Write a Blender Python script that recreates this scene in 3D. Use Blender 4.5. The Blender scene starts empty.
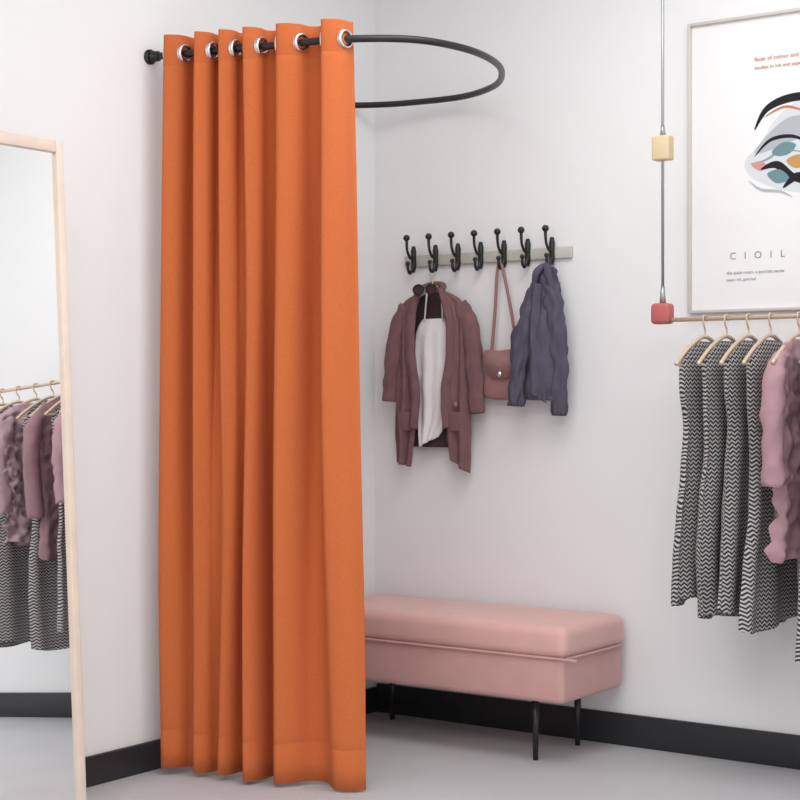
import bpy, bmesh, math, random
from mathutils import Vector, noise
random.seed(4)
sc=bpy.context.scene
sc.view_settings.view_transform='Standard'
try: sc.view_settings.look='None'
except Exception: pass

# ---------------------------------------------------------------- frames
C=Vector((-.088,5.72,0)); B=Vector((.8152,-.5792,0)); L=Vector((-.5792,-.8152,0))
def BW(u,o,z): return C+B*u+L*o+Vector((0,0,z))   # back wall: along, out of wall, up
def LW(u,o,z): return C+L*u+B*o+Vector((0,0,z))   # left wall
RAIL_O=.25; RAIL_Z=1.325

# ---------------------------------------------------------------- materials
def lin(c):
    return tuple(((v/255)/12.92 if v/255<=.04045 else ((v/255+.055)/1.055)**2.4) for v in c)+(1,)
def mat(name,col,rough=.6,metal=0,bump=0,bscale=200,var=0,vscale=4,sheen=0,spec=.5):
    m=bpy.data.materials.new(name); m.use_nodes=True
    nt=m.node_tree; b=nt.nodes['Principled BSDF']; c=lin(col)
    b.inputs['Base Color'].default_value=c
    b.inputs['Roughness'].default_value=rough; b.inputs['Metallic'].default_value=metal
    b.inputs['Specular IOR Level'].default_value=spec
    if sheen:
        b.inputs['Sheen Weight'].default_value=sheen; b.inputs['Sheen Roughness'].default_value=.5
    tc=nt.nodes.new('ShaderNodeTexCoord')
    if var:
        n=nt.nodes.new('ShaderNodeTexNoise'); n.inputs['Scale'].default_value=vscale; n.inputs['Detail'].default_value=4
        nt.links.new(tc.outputs['Object'],n.inputs['Vector'])
        r=nt.nodes.new('ShaderNodeValToRGB')
        r.color_ramp.elements[0].position=.3; r.color_ramp.elements[1].position=.7
        r.color_ramp.elements[0].color=tuple(v*(1-var) for v in c[:3])+(1,)
        r.color_ramp.elements[1].color=tuple(min(1,v*(1+var)) for v in c[:3])+(1,)
        nt.links.new(n.outputs['Fac'],r.inputs['Fac']); nt.links.new(r.outputs['Color'],b.inputs['Base Color'])
    if bump:
        n=nt.nodes.new('ShaderNodeTexNoise'); n.inputs['Scale'].default_value=bscale; n.inputs['Detail'].default_value=3
        nt.links.new(tc.outputs['Object'],n.inputs['Vector'])
        bp=nt.nodes.new('ShaderNodeBump'); bp.inputs['Strength'].default_value=bump; bp.inputs['Distance'].default_value=.002
        nt.links.new(n.outputs['Fac'],bp.inputs['Height']); nt.links.new(bp.outputs['Normal'],b.inputs['Normal'])
    return m
M_wall=mat('wall_paint',(238,238,239),.9,bump=.08,bscale=90,spec=.2)
M_ceil=mat('ceiling_paint',(244,244,244),.9)
M_floor=mat('floor_concrete',(194,194,197),.45,var=.05,vscale=2.2,bump=.05,bscale=40)
M_base=mat('baseboard_black',(38,39,44),.5,var=.1)
M_curt=mat('orange_fabric',(202,108,62),.88,bump=.5,bscale=420,var=.07,vscale=260,sheen=.05,spec=.15)
M_rod=mat('black_powder_coat',(28,28,30),.35,bump=.05)
M_chrome=mat('chrome',(225,225,228),.15,1)
M_hook=mat('hook_black',(22,22,24),.35)
M_rail=mat('rail_grey',(196,194,188),.5,var=.06,vscale=30)
M_pink=mat('bench_pink_fabric',(222,174,168),.8,bump=.3,bscale=500,var=.04,vscale=12,sheen=.3)
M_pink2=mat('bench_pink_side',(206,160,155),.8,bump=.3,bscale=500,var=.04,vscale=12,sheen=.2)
M_card=mat('cardigan_mauve_brown',(122,88,88),.9,bump=.6,bscale=260,var=.12,vscale=25)
M_cardin=mat('cardigan_lining',(66,46,50),.9,bump=.3)
M_white=mat('white_cloth',(238,236,235),.85,bump=.3,bscale=300)
M_denim=mat('slate_cloth',(84,80,98),.85,bump=.4,bscale=500,var=.15,vscale=20)
M_bag=mat('dusty_rose_leather',(152,112,110),.5,bump=.2,bscale=120)
M_mauve=mat('mauve_cloth',(146,112,118),.8,bump=.3,bscale=300,var=.1,vscale=20)
M_fluff=mat('mauve_ruffle',(168,142,148),.9,bump=.5,bscale=120,var=.15,vscale=30)
M_blush=mat('blush_cloth',(172,136,142),.8,bump=.3,bscale=200,var=.08,vscale=18)
M_hang=mat('hanger_champagne',(216,192,168),.35,.3)
M_wood=mat('mirror_frame_ash',(228,208,192),.5,var=.06,vscale=14)
M_mirror=mat('mirror_glass',(250,250,250),.01,1)
M_beige=mat('beige_plastic',(218,196,160),.5)
M_red=mat('dusty_red_plastic',(184,96,94),.45)
M_pframe=mat('poster_frame_grey',(206,200,196),.45)
M_paper=mat('poster_paper',(238,237,238),.7)
M_steel=mat('brushed_steel',(170,172,176),.35,.8)
def flat(n,c): return mat(n,c,.7,spec=.2)
A_black=flat('ink_black',(34,34,38)); A_teal=flat('ink_teal',(112,142,150)); A_pinkk=flat('ink_pink',(206,150,146))
A_gold=flat('ink_gold',(196,150,90)); A_ice=flat('ink_ice',(214,218,222)); A_grey=flat('ink_grey',(150,150,156)); A_red=flat('ink_red',(200,120,84))
A_mid=flat('ink_midgrey',(176,182,188))
def zig():
    m=bpy.data.materials.new('black_white_zigzag_knit'); m.use_nodes=True; nt=m.node_tree; b=nt.nodes['Principled BSDF']
    b.inputs['Roughness'].default_value=.9
    tc=nt.nodes.new('ShaderNodeTexCoord'); s=nt.nodes.new('ShaderNodeSeparateXYZ'); nt.links.new(tc.outputs['Object'],s.inputs[0])
    def M(op,a,bb=None):
        n=nt.nodes.new('ShaderNodeMath'); n.operation=op
        for i,v in enumerate((a,bb)):
            if v is None: continue
            if isinstance(v,(int,float)): n.inputs[i].default_value=v
            else: nt.links.new(v,n.inputs[i])
        return n.outputs[0]
    w=M('ADD',M('MULTIPLY',s.outputs[0],-.58),M('MULTIPLY',s.outputs[1],-.81))
    tri=M('PINGPONG',w,.009)
    v=M('ADD',s.outputs[2],M('MULTIPLY',tri,.9))
    f=M('PINGPONG',v,.006)
    g=M('GREATER_THAN',f,.0031)
    mx=nt.nodes.new('ShaderNodeMixRGB'); mx.inputs[1].default_value=lin((46,45,49)); mx.inputs[2].default_value=lin((188,185,184))
    nt.links.new(g,mx.inputs[0]); nt.links.new(mx.outputs[0],b.inputs['Base Color'])
    return m
M_zig=zig()

# ---------------------------------------------------------------- mesh helpers
def mk(name,bm,material,parent=None,smooth=True):
    bmesh.ops.recalc_face_normals(bm,faces=bm.faces)
    me=bpy.data.meshes.new(name); bm.to_mesh(me); bm.free()
    if smooth:
        for p in me.polygons: p.use_smooth=True
    ob=bpy.data.objects.new(name,me); sc.collection.objects.link(ob)
    me.materials.append(material)
    if parent: ob.parent=parent
    return ob
def empty(name):
    e=bpy.data.objects.new(name,None); sc.collection.objects.link(e); e.empty_display_size=.1; return e
def hexa(bm,fn,a,b):
    vs=[bm.verts.new(fn(x,y,z)) for x in (a[0],b[0]) for y in (a[1],b[1]) for z in (a[2],b[2])]
    for q in ((0,1,3,2),(4,6,7,5),(0,4,5,1),(2,3,7,6),(0,2,6,4),(1,5,7,3)): bm.faces.new([vs[i] for i in q])
def box(name,fn,a,b,m,parent=None,bevel=0,seg=3):
    bm=bmesh.new(); hexa(bm,fn,a,b); bmesh.ops.recalc_face_normals(bm,faces=bm.faces)
    if bevel: bmesh.ops.bevel(bm,geom=list(bm.edges),offset=bevel,segments=seg,profile=.5,affect='EDGES')
    return mk(name,bm,m,parent,smooth=bool(bevel))
def catmull(pts,n=8,closed=False):
    P=[Vector(p) for p in pts]; out=[]
    N=len(P)
    for i in range(N if closed else N-1):
        if closed: p0,p1,p2,p3=P[i-1],P[i],P[(i+1)%N],P[(i+2)%N]
        else: p0=P[max(i-1,0)];p1=P[i];p2=P[i+1];p3=P[min(i+2,N-1)]
        for j in range(n):
            t=j/n
            out.append(.5*((2*p1)+(p2-p0)*t+(2*p0-5*p1+4*p2-p3)*t*t+(3*p1-p0-3*p2+p3)*t**3))
    if not closed: out.append(P[-1])
    return out
def lerpl(r,h):
    q=h*(len(r)-1); k=min(int(q),len(r)-2); return r[k]*(1-q+k)+r[k+1]*(q-k)
def tube(bm,pts,r,seg=12,closed=False):
    pts=[Vector(p) for p in pts]; n=len(pts)
    rs=[lerpl(r,i/(n-1)) for i in range(n)] if isinstance(r,(list,tuple)) else [r]*n
    rings=[]; up=None
    for i,p in enumerate(pts):
        if closed: t=pts[(i+1)%n]-pts[i-1]
        else: t=pts[min(i+1,n-1)]-pts[max(i-1,0)]
        t.normalize()
        if up is None:
            up=Vector((0,0,1)) if abs(t.z)<.9 else Vector((1,0,0))
        up=(up-t*up.dot(t)).normalized(); s=t.cross(up)
        rings.append([bm.verts.new(p+(up*math.cos(a)+s*math.sin(a))*rs[i]) for a in [2*math.pi*k/seg for k in range(seg)]])
    m=n if closed else n-1
    for i in range(m):
        A=rings[i];D=rings[(i+1)%n]
        for k in range(seg): bm.faces.new((A[k],A[(k+1)%seg],D[(k+1)%seg],D[k]))
    if not closed:
        bm.faces.new(rings[0][::-1]); bm.faces.new(rings[-1])
def ball(bm,c,r):
    ret=bmesh.ops.create_uvsphere(bm,u_segments=16,v_segments=10,radius=r)
    for v in ret['verts']: v.co=v.co+Vector(c)
def disc(bm,c,axis,r,h,seg=28):
    axis=Vector(axis).normalized(); tube(bm,[Vector(c)-axis*h/2,Vector(c)+axis*h/2],r,seg)

# ---------------------------------------------------------------- room
U1,L1,H=4.8,6.8,2.75
box('floor',BW,(-.1,-.1,-.1),(U1,L1,0),M_floor)
box('ceiling',BW,(-.1,-.1,H),(U1,L1,H+.1),M_ceil)
box('wall_back',BW,(-.1,-.1,0),(U1,0,H),M_wall)
box('wall_left',BW,(-.1,0,0),(0,L1,H),M_wall)
box('baseboard_back',BW,(.016,0,0),(U1,.015,.1),M_base,bevel=.003,seg=2)
box('baseboard_left',BW,(0,0,0),(.015,L1,.085),M_base,bevel=.003,seg=2)

# ---------------------------------------------------------------- curtain rail
ROD_Z=2.10
rp=[(-.735,4.80),(-.55,4.719),(-.35,4.638),(-.153,4.562),(.04,4.568),(.19,4.69),(.283,4.87),(.316,5.06),(.30,5.25),(.205,5.43),(.02,5.545),(-.09,5.58),(-.181,5.588)]
rod=empty('curved_curtain_rod')
bm=bmesh.new(); tube(bm,catmull([(x,y,ROD_Z) for x,y in rp],12),.0105,16); mk('rail_tube',bm,M_rod,rod)
for i,(x,y) in enumerate((rp[0],rp[-1])):
    bm=bmesh.new()
    p=Vector((x,y,ROD_Z)); du=(p-C).dot(B); base=p-B*du
    disc(bm,base+B*.004,B,.022,.008); disc(bm,base+B*.015,B,.015,.024)
    mk('wall_flange_%d'%(i+1),bm,M_rod,rod)
bm=bmesh.new(); d=(Vector((*rp[1],0))-Vector((*rp[0],0))).normalized()
disc(bm,Vector((-.735,4.80,ROD_Z))+d*.020,d,.015,.018); mk('end_collar',bm,M_rod,rod)

# ---------------------------------------------------------------- curtain
A0=Vector((-.737,4.80,0)); dA=Vector((.584,-.243,0)); dn=dA.normalized(); nF=Vector((dn.y,-dn.x,0))
if nF.y>0: nF=-nF
tb=[.055,.240,.365,.480,.620,.850,1.055]
def g0(q):
    q=max(0,min(5.999,q)); k=int(q); return tb[k]+(tb[k+1]-tb[k])*(q-k)
def tmap(p):
    return (g0(p-.2)+g0(p)+g0(p+.2))/3 if .2<p<5.8 else g0(p)
TOPZ=2.152; BOTZ=.008
amps=[.034,.038,.034,.037,.046,.048,.042]
def ridge(f):
    k=.37
    return .5*f/k if f<k else .5+.5*(f-k)/(1-k)
def cpt(p,z):
    h=max(0,min(1,(TOPZ-z)/TOPZ))
    t=tmap(p); t=.56+(t-.56)*(1+.105*h)+.014*h*math.sin(p*2.1+1)+.018*h+.006*math.sin(p*3.7+h*7)*h
    k=max(0,min(5,int(p))); f=p-k
    A=amps[k]*(1-f)+amps[k+1]*f
    A*=1+.30*h*math.sin(p*1.7+h*2.2)+.14*math.sin(h*5+p)
    s=p+.09*h*math.sin(1.3*p+2.8*h)
    c=0
    for dd in (-.06,0,.06):
        ss=s+dd; fl=math.floor(ss); c+=math.cos(2*math.pi*(fl+ridge(ss-fl)))/3
    off=-c*A+.012*h*math.sin(p*8.3+h*6)*math.sin(math.pi*min(1,h*1.1))
    lat=.007*math.sin(2*math.pi*2*s)*(1-.5*h)
    return A0+dA*t+dn*lat+nF*(off+.012*h)+Vector((0,0,z))
cur=empty('orange_curtain')
bm=bmesh.new(); NP=440; NZ=90; P0,P1=.12,5.86
zs=[TOPZ,TOPZ-.003,TOPZ-.088,TOPZ-.091,TOPZ-.094]+[TOPZ-.11-(TOPZ-.11-.14)*i/NZ for i in range(NZ+1)]+[.122,.119,.116,.06,BOTZ]
grid=[]
for z in zs:
    row=[]
    for i in range(NP+1):
        p=P0+(P1-P0)*i/NP
        zz=z+(.003*math.sin(p*3)+.012*(1-p/6))*(1-z/TOPZ)
        v=cpt(p,zz)
        if abs(z-.119)<.001 or abs(z-(TOPZ-.091))<.0005: v=v-nF*.0015
        row.append(bm.verts.new(v))
    grid.append(row)
for j in range(len(zs)-1):
    for i in range(NP): bm.faces.new((grid[j][i],grid[j][i+1],grid[j+1][i+1],grid[j+1][i]))
cloth=mk('cloth',bm,M_curt,cur)
sm=cloth.modifiers.new('thick','SOLIDIFY'); sm.thickness=.0022; sm.offset=0
for k in range(6):
    for q,f in enumerate((.18,.68)):
        p=k+f
        if p<P0 or p>P1: continue
        c=cpt(p,ROD_Z); tg=(cpt(p+.05,ROD_Z)-cpt(p-.05,ROD_Z)).normalized(); ax=tg.cross(Vector((0,0,1))).normalized()
        if ax.y>0: ax=-ax
        for sgn in (1,-1):
            bm=bmesh.new(); cc=c+ax*.003*sgn
            ring=[cc+(tg*math.cos(a)+Vector((0,0,1))*math.sin(a))*.0225 for a in [2*math.pi*i/28 for i in range(28)]]
            tube(bm,ring,.0060,10,closed=True)
            mk('eyelet_%d_%d'%(k,q),bm,M_chrome,cur)

# ---------------------------------------------------------------- standing mirror
mir=empty('standing_mirror')
T0=Vector((-.871,4.20,0)); ZT=1.756; lean=.092
def MW(w,o,z): return T0+L*w+B*(lean*(1-z/ZT)+o)+Vector((0,0,z))
fw=.024; W=.62
box('frame_right',MW,(0,-.03,0),(fw,.004,ZT),M_wood,mir,.003,2)
box('frame_left',MW,(W-fw,-.03,0),(W,.004,ZT),M_wood,mir,.003,2)
box('frame_top',MW,(fw,-.03,ZT-fw*1.3),(W-fw,.004,ZT),M_wood,mir,.003,2)
box('frame_bottom',MW,(fw,-.03,0),(W-fw,.004,fw*1.3),M_wood,mir,.003,2)
box('backing',MW,(fw,-.024,fw*1.3),(W-fw,-.012,ZT-fw*1.3),M_wood,mir)
box('glass',MW,(fw,-.011,fw*1.3),(W-fw,-.006,ZT-fw*1.3),M_mirror,mir)
bm=bmesh.new()
for w in (.16,W-.16): tube(bm,[T0+L*w+B*(-.012)+Vector((0,0,1.2)),T0+L*w+B*(-.15)+Vector((0,0,.012))],.011,8)
tube(bm,[T0+L*.16+B*(-.123)+Vector((0,0,.25)),T0+L*(W-.16)+B*(-.123)+Vector((0,0,.25))],.008,8)
mk('easel_leg',bm,M_wood,mir)

# ---------------------------------------------------------------- hook rack
rack=empty('coat_hook_rack')
box('rail',BW,(.135,.0,1.548),(.795,.014,1.586),M_rail,rack,.003,2)
HU=[.178+i*.0912 for i in range(7)]
for i,u in enumerate(HU):
    bm=bmesh.new()
    tube(bm,[BW(u,.018,z) for z in (1.618,1.60,1.575,1.55,1.528)],[.006,.010,.009,.010,.005],12)
    up=catmull([BW(u,.02,1.575),BW(u,.040,1.578),BW(u,.056,1.60),BW(u,.060,1.632)],8)
    tube(bm,up,[.0065,.005,.0045,.0055],10); ball(bm,BW(u,.060,1.643),.0115)
    lo=catmull([BW(u,.02,1.56),BW(u,.028,1.535),BW(u,.040,1.524),BW(u,.051,1.535),BW(u,.053,1.552)],8)
    tube(bm,lo,[.006,.0055,.005,.0045],10); ball(bm,BW(u,.053,1.557),.008)
    mk('hook_%d'%(i+1),bm,M_hook,rack)

# ---------------------------------------------------------------- soft cloth helpers
def panel(name,left,right,m,parent,o0=.04,fold=.006,nf=3,nu=26,n=10,th=.004,seed=0,du=0):
    a=catmull([(p[0]+du,p[1],0) for p in left],n); b=catmull([(p[0]+du,p[1],0) for p in right],n)
    k=min(len(a),len(b)); bm=bmesh.new(); g=[]
    for j in range(k):
        row=[]; h=j/(k-1)
        for i in range(nu+1):
            t=i/nu; u=a[j][0]*(1-t)+b[j][0]*t; z=a[j][1]*(1-t)+b[j][1]*t
            o=o0+fold*(.3+h)*math.sin(t*nf*2*math.pi+seed+h*2)+.012*math.sin(math.pi*t)+.004*noise.noise(Vector((u*25,z*18,seed)))
            row.append(bm.verts.new(BW(u,o,z)))
        g.append(row)
    for j in range(k-1):
        for i in range(nu): bm.faces.new((g[j][i],g[j][i+1],g[j+1][i+1],g[j+1][i]))
    ob=mk(name,bm,m,parent); s=ob.modifiers.new('t','SOLIDIFY'); s.thickness=th; s.offset=0
    return ob
def sleeve(name,pts,rad,m,parent,flat=.6,seed=0,wr=.004):
    P=catmull([BW(*p) for p in pts],9); n=len(P); bm=bmesh.new(); rings=[]; seg=26
    for i,p in enumerate(P):
        t=(P[min(i+1,n-1)]-P[max(i-1,0)]).normalized()
        s=L.cross(t).normalized(); f=t.cross(s).normalized(); h=i/(n-1)
        r=lerpl(rad,h)
        ring=[]
        for a in [2*math.pi*j/seg for j in range(seg)]:
            rr=r+wr*noise.noise(Vector((math.cos(a)*2+seed,math.sin(a)*2,h*9)))*2
            ring.append(bm.verts.new(p+s*math.cos(a)*rr+f*math.sin(a)*rr*flat))
        rings.append(ring)
    for i in range(n-1):
        for j in range(seg): bm.faces.new((rings[i][j],rings[i][(j+1)%seg],rings[i+1][(j+1)%seg],rings[i+1][j]))
    bm.faces.new(rings[0])
    inner=[bm.verts.new(v.co*.75+P[-1]*.25) for v in rings[-1]]; deep=[bm.verts.new(v.co+(P[-3]-P[-1])) for v in inner]
    for j in range(seg):
        bm.faces.new((rings[-1][j],rings[-1][(j+1)%seg],inner[(j+1)%seg],inner[j]))
        bm.faces.new((inner[j],inner[(j+1)%seg],deep[(j+1)%seg],deep[j]))
    bm.faces.new(deep)
    return mk(name,bm,m,parent)

# ---------------------------------------------------------------- cardigan on hook 2
card=empty('brown_cardigan')
hu=HU[1]; D=.034
def S(l): return [(p[0]+D,)+tuple(p[1:]) for p in l]
panel('back_lining',[(.205,1.455),(.13,1.40),(.12,1.2),(.115,1.05),(.115,.93)],[(.275,1.455),(.355,1.40),(.365,1.2),(.37,1.05),(.37,.93)],M_cardin,card,.020,.003,2,du=D)
panel('front_left',[(.185,1.452),(.118,1.408),(.105,1.30),(.100,1.15),(.092,1.0),(.10,.875)],[(.205,1.462),(.175,1.37),(.165,1.25),(.185,1.12),(.175,.98),(.155,.862)],M_card,card,.05,.008,2,seed=1,du=D)
panel('front_right',[(.283,1.462),(.318,1.37),(.328,1.25),(.308,1.12),(.30,.98),(.315,.90)],[(.30,1.455),(.370,1.41),(.380,1.30),(.388,1.15),(.396,1.0),(.392,.845)],M_card,card,.052,.008,2,seed=3,du=D)
panel('lapel_left',[(.190,1.466),(.150,1.37),(.146,1.25),(.165,1.10),(.16,1.0)],[(.208,1.466),(.186,1.37),(.184,1.25),(.202,1.12),(.19,.99)],M_card,card,.066,.004,1,nu=10,seed=2,du=D)
panel('lapel_right',[(.278,1.466),(.305,1.37),(.312,1.25),(.292,1.12),(.30,.99)],[(.296,1.466),(.338,1.37),(.346,1.25),(.328,1.10),(.33,1.0)],M_card,card,.066,.004,1,nu=10,seed=5,du=D)
sleeve('sleeve_left',S([(.140,.045,1.405),(.098,.048,1.33),(.076,.052,1.20),(.068,.055,1.085)]),[.034,.034,.029,.026],M_card,card,seed=1)
sleeve('sleeve_right',S([(.348,.045,1.405),(.392,.048,1.33),(.418,.052,1.18),(.430,.055,1.045)]),[.034,.035,.030,.027],M_card,card,seed=4)
bm=bmesh.new(); tube(bm,catmull([BW(D+.19,.06,1.462),BW(D+.205,.03,1.478),BW(D+.24,.022,1.484),BW(D+.275,.03,1.478),BW(D+.29,.06,1.462)],8),.010,10); mk('collar',bm,M_card,card)
for u in (.115,.325): box('pocket',BW,(u+D,.066,.985),(u+D+.05,.073,1.05),M_card,card,.003,2)
bm=bmesh.new(); disc(bm,BW(D+.352,.074,1.075),L,.009,.004); mk('badge',bm,M_bag,card)
panel('white_camisole',[(.200,1.365),(.170,1.31),(.165,1.15),(.175,1.05),(.185,.93)],[(.295,1.365),(.325,1.31),(.325,1.15),(.320,1.05),(.262,.965)],M_white,card,.040,.004,3,seed=7,du=D)
bm=bmesh.new()
for s in ((.210,.217),(.285,.275)): tube(bm,[BW(D+s[0],.048,1.355),BW(D+s[1],.042,1.465)],.003,6)
mk('camisole_strap',bm,M_white,card)
bm=bmesh.new(); tube(bm,catmull([BW(hu-.11,.034,1.40),BW(hu-.06,.034,1.447),BW(hu,.034,1.472),BW(hu+.06,.034,1.447),BW(hu+.11,.034,1.40)],8),.008,8)
tube(bm,catmull([BW(hu,.034,1.47),BW(hu,.036,1.50),BW(hu+.006,.040,1.512),BW(hu,.044,1.520),BW(hu-.008,.040,1.514)],6),.0025,6)
mk('hanger',bm,M_wood,card)
sg=empty('sunglasses')
SG=.273; zc=1.462; oc=.088
bm=bmesh.new()
for s in (-1,1):
    c=BW(SG+s*.026,oc,zc)
    tube(bm,[c+B*.022*math.cos(a)+Vector((0,0,.017*math.sin(a))) for a in [2*math.pi*i/20 for i in range(20)]],.0026,6,closed=True)
    tube(bm,[BW(SG+s*.047,oc,zc+.006),BW(SG+s*.042,.052,zc+.010)],.0022,6)
tube(bm,[BW(SG-.006,oc,zc+.005),BW(SG+.006,oc,zc+.005)],.0024,6)
mk('frame',bm,M_hook,sg)
bm=bmesh.new()
for s in (-1,1):
    c=BW(SG+s*.026,oc,zc); vs=[bm.verts.new(c+B*.021*math.cos(a)+Vector((0,0,.016*math.sin(a)))) for a in [2*math.pi*i/20 for i in range(20)]]
    bm.faces.new(vs)
mk('lens',bm,M_cardin,sg)

# ---------------------------------------------------------------- shoulder bag on hook 5
bag=empty('shoulder_bag')
u5=HU[4]; uc=.555
prof=[(-.058,1.255),(-.064,1.20),(-.074,1.13),(-.064,1.098),(0,1.090),(.064,1.098),(.074,1.13),(.064,1.20),(.058,1.255),(0,1.247)]
pp=catmull([(a,b_,0) for a,b_ in prof],5,closed=True)
bm=bmesh.new(); rings=[]
for o,s in ((.012,.86),(.018,.97),(.035,1.0),(.052,.97),(.058,.86)):
    rings.append([bm.verts.new(BW(uc+p.x*s,o,1.17+(p.y-1.17)*s)) for p in pp])
for i in range(4):
    for j in range(len(pp)): bm.faces.new((rings[i][j],rings[i][(j+1)%len(pp)],rings[i+1][(j+1)%len(pp)],rings[i+1][j]))
bm.faces.new(rings[0]); bm.faces.new(rings[-1]); mk('body',bm,M_bag,bag)
fl=[(-.060,1.252),(-.062,1.20),(-.035,1.165),(0,1.158),(.035,1.165),(.062,1.20),(.060,1.252),(0,1.252)]
bm=bmesh.new(); q=catmull([(a,b_,0) for a,b_ in fl],5,closed=True)
f1=[bm.verts.new(BW(uc+p.x,.059,p.y)) for p in q]; f2=[bm.verts.new(BW(uc+p.x,.065,p.y)) for p in q]
bm.faces.new(f1); bm.faces.new(f2)
for j in range(len(q)): bm.faces.new((f1[j],f1[(j+1)%len(q)],f2[(j+1)%len(q)],f2[j]))
mk('flap',bm,M_bag,bag)
bm=bmesh.new(); tube(bm,catmull([BW(uc-.05,.035,1.245),BW(uc-.035,.038,1.38),BW(u5-.012,.041,1.512),BW(u5,.041,1.5345),BW(u5+.012,.041,1.512),BW(uc+.028,.038,1.38),BW(uc+.05,.035,1.245)],8),.0055,8); mk('strap',bm,M_bag,bag)
bm=bmesh.new(); disc(bm,BW(uc,.067,1.175),L,.009,.006); mk('clasp',bm,M_chrome,bag)

# ---------------------------------------------------------------- slate jacket on hook 7
jk=empty('slate_jacket'); u7=HU[6]
sleeve('body',[(u7,.046,1.530),(u7,.05,1.50),(u7-.002,.055,1.43),(u7-.006,.062,1.32),(u7-.010,.064,1.20),(u7-.014,.062,1.09)],[.012,.032,.050,.062,.068,.070],M_denim,jk,.55,2,.014)
sleeve('sleeve_left',[(u7-.02,.06,1.46),(u7-.052,.085,1.36),(u7-.080,.092,1.22),(u7-.092,.092,1.07)],[.024,.031,.028,.024],M_denim,jk,.8,5,.009)
sleeve('sleeve_right',[(u7+.02,.06,1.46),(u7+.042,.068,1.36),(u7+.056,.068,1.22),(u7+.052,.064,1.04)],[.022,.030,.028,.024],M_denim,jk,.8,8,.009)
bm=bmesh.new(); tube(bm,catmull([BW(u7-.035,.07,1.45),BW(u7-.022,.078,1.50),BW(u7,.056,1.522),BW(u7+.02,.078,1.50),BW(u7+.03,.07,1.44)],8),[.008,.013,.011,.013,.008],10); mk('collar',bm,M_denim,jk)
panel('front_flap',[(u7-.025,1.47),(u7-.042,1.35),(u7-.046,1.22),(u7-.04,1.12)],[(u7+.005,1.46),(u7+.0,1.35),(u7+.018,1.22),(u7+.025,1.08)],M_denim,jk,.092,.006,1.5,seed=3)

# ---------------------------------------------------------------- bench
be=empty('upholstered_bench')
bd=.42; bu0,bu1=.03,1.00
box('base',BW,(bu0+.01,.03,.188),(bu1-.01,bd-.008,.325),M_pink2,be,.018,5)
box('cushion',BW,(bu0,.025,.322),(bu1,bd,.418),M_pink,be,.030,6)
bm=bmesh.new()
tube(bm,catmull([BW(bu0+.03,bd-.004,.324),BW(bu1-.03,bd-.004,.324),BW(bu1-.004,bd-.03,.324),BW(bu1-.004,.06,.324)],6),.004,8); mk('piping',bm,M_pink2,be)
for i,(u,o) in enumerate(((.14,.09),(.14,bd-.07),(.86,.09),(.86,bd-.07))):
    bm=bmesh.new(); tube(bm,[BW(u,o,.193),BW(u,o,0)],[.012,.008],12); mk('leg_%d'%(i+1),bm,M_rod,be)

# ---------------------------------------------------------------- clothes rail + suspension pole
cr=empty('clothes_rail')
ru0,ru1=1.235,2.75
bm=bmesh.new(); tube(bm,[BW(ru0,RAIL_O,RAIL_Z),BW(ru1,RAIL_O,RAIL_Z)],.0065,12); mk('rail',bm,M_hang,cr)
bm=bmesh.new()
for u in (ru0,ru1): tube(bm,[BW(u,RAIL_O,H),BW(u,RAIL_O,RAIL_Z)],.0045,10)
mk('suspension_pole',bm,M_steel,cr)
for u in (ru0,ru1):
    box('clamp_block',BW,(u-.028,RAIL_O-.02,1.795),(u+.028,RAIL_O+.02,1.868),M_beige,cr,.006,3)
    box('end_block',BW,(u-.032,RAIL_O-.022,RAIL_Z-.012),(u+.03,RAIL_O+.022,RAIL_Z+.05),M_red,cr,.012,3)
    bm=bmesh.new(); tube(bm,[BW(u,RAIL_O,RAIL_Z+.045),BW(u,RAIL_O,RAIL_Z+.10)],[.010,.006],12)
    tube(bm,[BW(u,RAIL_O,1.868),BW(u,RAIL_O,1.90)],[.009,.005],12); mk('ferrule',bm,M_steel,cr)

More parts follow.
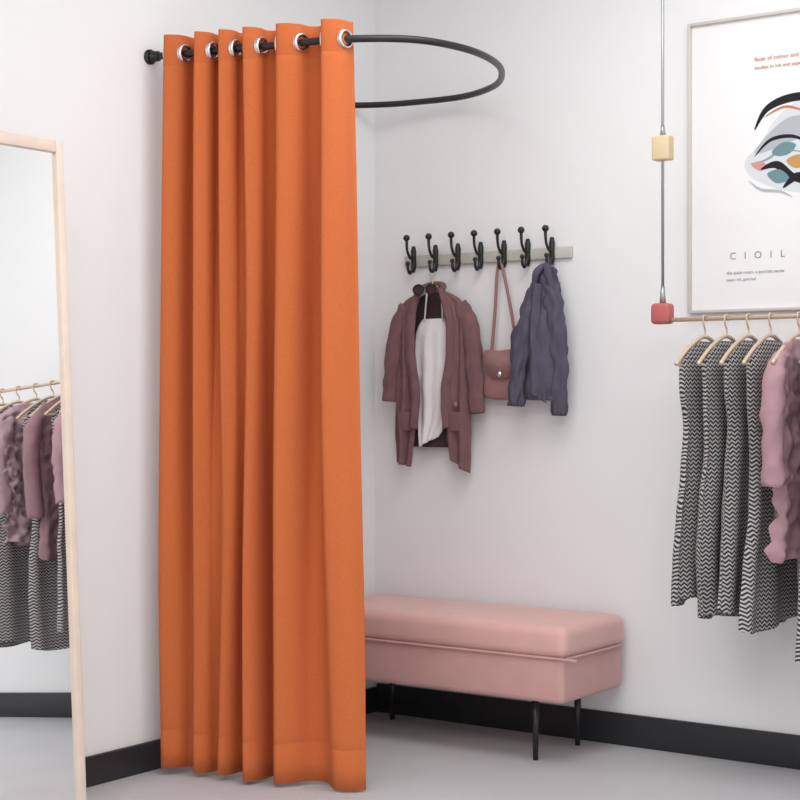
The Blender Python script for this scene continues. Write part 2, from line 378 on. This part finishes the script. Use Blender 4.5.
# ---------------------------------------------------------------- garments hanging from rail
def hanger(u,parent):
    bm=bmesh.new(); o=RAIL_O; z=RAIL_Z
    hk=catmull([BW(u,o-.010,z-.006),BW(u,o-.013,z+.006),BW(u,o,z+.0095),BW(u,o+.013,z+.004),BW(u,o+.010,z-.018),BW(u,o,z-.032),BW(u,o,z-.055)],6)
    tube(bm,hk,.0028,8)
    sh=catmull([BW(u,o-.19,z-.135),BW(u,o-.10,z-.083),BW(u,o,z-.052),BW(u,o+.10,z-.083),BW(u,o+.19,z-.135)],6)
    tube(bm,sh,.006,8); tube(bm,[BW(u,o-.185,z-.135),BW(u,o+.185,z-.135)],.0035,8)
    return mk('hanger',bm,M_hang,parent)
def garment(name,u,hem,m,prof,thick=.024,ruf=0,rip=.009,nrip=7,sleeves=None,seed=0):
    e=empty(name); hanger(u,e); zt=RAIL_Z-.066
    bm=bmesh.new(); seg=110; nz=70; rings=[]
    for j in range(nz+1):
        h=j/nz; z=zt+(hem-zt)*h
        q=h*(len(prof)-1); k=min(int(q),len(prof)-2); f=q-k; f=f*f*(3-2*f); a=prof[k]*(1-f)+prof[k+1]*f
        top=min(1,h/.10); a=a*(.30+.70*math.sqrt(top)) if h<.10 else a
        b=thick*(.3+.7*top)
        ring=[]
        for i in range(seg):
            th=2*math.pi*i/seg
            w=a*math.cos(th)+.006*h*math.sin(h*9+seed*2); t=b*math.sin(th)+rip*h*math.sin(nrip*th+seed+h*1.5)
            if ruf:
                nn=noise.noise(Vector((w*28+seed,z*30,t*14)))+.5*noise.noise(Vector((w*60,z*60,seed)))
                w+=ruf*nn*.5*math.cos(th); t+=ruf*(nn+.4)*(1 if math.sin(th)>0 else -1)*top
            ring.append(bm.verts.new(BW(u+t,RAIL_O+w,z+.012*h*math.sin(2*th+seed))))
        rings.append(ring)
    for j in range(nz):
        for i in range(seg): bm.faces.new((rings[j][i],rings[j][(i+1)%seg],rings[j+1][(i+1)%seg],rings[j+1][i]))
    bm.faces.new(rings[0])
    mk('body',bm,m,e)
    if sleeves:
        for s in (-1,1):
            bm=bmesh.new()
            P=catmull([BW(u,RAIL_O+s*.145,zt-.06),BW(u,RAIL_O+s*.18,zt-.12),BW(u+.005,RAIL_O+s*.20,zt-.25),BW(u+.005,RAIL_O+s*.195,zt-sleeves)],8)
            tube(bm,P,[.024,.034,.030,.032],18)
            if ruf:
                for v in bm.verts: v.co+=Vector([noise.noise(v.co*30+Vector((k*9,0,0)))*ruf*.7 for k in range(3)])
            mk('sleeve',bm,m,e)
    return e
dress=[.165,.16,.13,.15,.175,.19,.20]
blouse=[.17,.175,.17,.17,.18]
garment('zigzag_knit_dress',1.37,.52,M_zig,dress,seed=0)
garment('zigzag_knit_dress',1.437,.48,M_zig,[.17,.15,.14,.17,.19,.18],seed=1)
garment('zigzag_knit_dress',1.504,.50,M_zig,dress,seed=2)
garment('zigzag_knit_dress',1.571,.46,M_zig,[.17,.16,.14,.15,.18,.20],seed=3)
garment('dusty_pink_blouse',1.655,.66,M_blush,[.17,.165,.14,.155,.19],ruf=.014,sleeves=.4,seed=4)
garment('zigzag_knit_dress',1.735,.40,M_zig,dress,seed=5)
garment('mauve_top',1.815,.66,M_mauve,blouse,seed=6,sleeves=.45,ruf=.008)
garment('zigzag_knit_dress',1.89,.32,M_zig,dress,seed=7)
garment('ruffled_mauve_blouse',1.985,.72,M_fluff,[.18,.205,.20,.19,.20],ruf=.026,thick=.026,seed=8,sleeves=.42)
garment('zigzag_knit_dress',2.085,.34,M_zig,dress,seed=9)
garment('ruffled_mauve_blouse',2.18,.72,M_fluff,blouse,ruf=.024,seed=10)

# ---------------------------------------------------------------- framed poster
po=empty('framed_poster')
a0,a1,z0,z1=1.205,1.90,1.355,2.245; fr=.010
box('frame_left',BW,(a0,0,z0),(a0+fr,.022,z1),M_pframe,po,.002,2)
box('frame_right',BW,(a1-fr,0,z0),(a1,.022,z1),M_pframe,po,.002,2)
box('frame_top',BW,(a0+fr,0,z1-fr),(a1-fr,.022,z1),M_pframe,po,.002,2)
box('frame_bottom',BW,(a0+fr,0,z0),(a1-fr,.022,z0+fr),M_pframe,po,.002,2)
box('paper',BW,(a0+fr,.001,z0+fr),(a1-fr,.010,z1-fr),M_paper,po)
lay=[0]
def ink(pts,m,du=.02,dz=.03):
    lay[0]+=1; o=.0102+lay[0]*.00010
    q=catmull([(a+du,b_+dz,0) for a,b_ in pts],6,closed=True)
    bm=bmesh.new(); bm.faces.new([bm.verts.new(BW(p.x,o,p.y)) for p in q]); bmesh.ops.triangulate(bm,faces=bm.faces)
    mk('ink_%d'%lay[0],bm,m,po,False)
def stroke(pts,wd,m,du=.02,dz=.03):
    q=catmull([(a,b_,0) for a,b_ in pts],7); n=len(q); l=[];r=[]
    for i,p in enumerate(q):
        t=(q[min(i+1,n-1)]-q[max(i-1,0)]).normalized(); w_=wd*(.15+math.sin(math.pi*i/(n-1)))*.5
        l.append((p.x-t.y*w_,p.y+t.x*w_)); r.append((p.x+t.y*w_,p.y-t.x*w_))
    lay[0]+=1; o=.0102+lay[0]*.00010; bm=bmesh.new()
    a=[bm.verts.new(BW(x+du,o,y+dz)) for x,y in l]; b=[bm.verts.new(BW(x+du,o,y+dz)) for x,y in r]
    for i in range(n-1): bm.faces.new((a[i],a[i+1],b[i+1],b[i]))
    mk('ink_%d'%lay[0],bm,m,po,False)
ink([(1.37,1.78),(1.42,1.83),(1.47,1.90),(1.56,1.95),(1.70,1.93),(1.75,1.80),(1.70,1.70),(1.60,1.67),(1.50,1.68),(1.42,1.71),(1.38,1.74)],A_ice)
ink([(1.40,1.80),(1.45,1.86),(1.52,1.90),(1.60,1.88),(1.55,1.84),(1.47,1.81)],A_mid)
stroke([(1.40,1.87),(1.44,1.93),(1.52,1.955),(1.62,1.945),(1.70,1.90)],.022,A_black)
stroke([(1.40,1.79),(1.45,1.835),(1.52,1.84),(1.58,1.81)],.010,A_black)
stroke([(1.385,1.77),(1.43,1.775),(1.49,1.80),(1.56,1.79)],.006,A_grey)
ink([(1.455,1.80),(1.49,1.825),(1.53,1.815),(1.51,1.79),(1.475,1.785)],A_teal)
ink([(1.39,1.765),(1.415,1.775),(1.44,1.76),(1.42,1.745)],A_pinkk)
stroke([(1.42,1.75),(1.47,1.76),(1.52,1.72),(1.60,1.69)],.022,A_black)
ink([(1.44,1.735),(1.48,1.745),(1.51,1.715),(1.47,1.705)],A_teal)
ink([(1.50,1.77),(1.54,1.785),(1.57,1.76),(1.53,1.745)],A_gold)
stroke([(1.49,1.69),(1.54,1.72),(1.59,1.66),(1.63,1.68)],.026,A_black)
ink([(1.56,1.80),(1.64,1.83),(1.68,1.78),(1.62,1.74)],A_pinkk)
stroke([(1.38,1.72),(1.42,1.69),(1.48,1.68),(1.52,1.66)],.007,A_mid)
stroke([(1.43,1.905),(1.50,1.93),(1.58,1.90)],.006,A_red)
def txt(s,u,z,size,m):
    lay[0]+=1
    cu=bpy.data.curves.new('caption_%d'%lay[0],'FONT'); cu.body=s; cu.size=size; cu.extrude=0.0002
    ob=bpy.data.objects.new('caption_%d'%lay[0],cu); sc.collection.objects.link(ob); cu.materials.append(m)
    ob.location=BW(u,.0112,z); ob.rotation_euler=(math.pi/2,0,math.atan2(B.y,B.x)); ob.parent=po
txt('faces of colour and line',1.42,2.105,.018,A_red); txt('studies in ink and paper',1.42,2.08,.016,A_red)
txt('C   I   O   I   L',1.34,1.515,.030,A_grey); txt('the quiet room, a portrait series',1.33,1.470,.014,A_grey)
txt('paper, ink, gold leaf',1.33,1.45,.012,A_grey)

# ---------------------------------------------------------------- lights
def area(name,loc,size,e,col=(1,1,1)):
    l=bpy.data.lights.new(name,'AREA'); l.shape='SQUARE'; l.size=size; l.energy=e; l.color=col
    o=bpy.data.objects.new(name,l); sc.collection.objects.link(o); o.location=loc; return o
area('ceiling_light',BW(1.5,1.3,H-.03),1.3,22,(1,.99,.97))
area('ceiling_light',BW(3.0,3.6,H-.03),1.5,30,(1,.99,.97))
area('ceiling_light',BW(1.6,3.8,H-.03),1.3,22,(1,.99,.97))
w=bpy.data.worlds.new('ambient_fill'); sc.world=w; w.use_nodes=True  # even white fill added through the room sides left open
w.node_tree.nodes['Background'].inputs[0].default_value=(.99,.995,1,1); w.node_tree.nodes['Background'].inputs[1].default_value=1.18

# ---------------------------------------------------------------- camera
cd=bpy.data.cameras.new('camera'); cd.sensor_width=36; cd.lens=36*1630/800; cd.clip_start=.05
co=bpy.data.objects.new('camera',cd); sc.collection.objects.link(co); co.location=(0,0,1.09); co.rotation_euler=(math.pi/2,0,0)
sc.camera=co
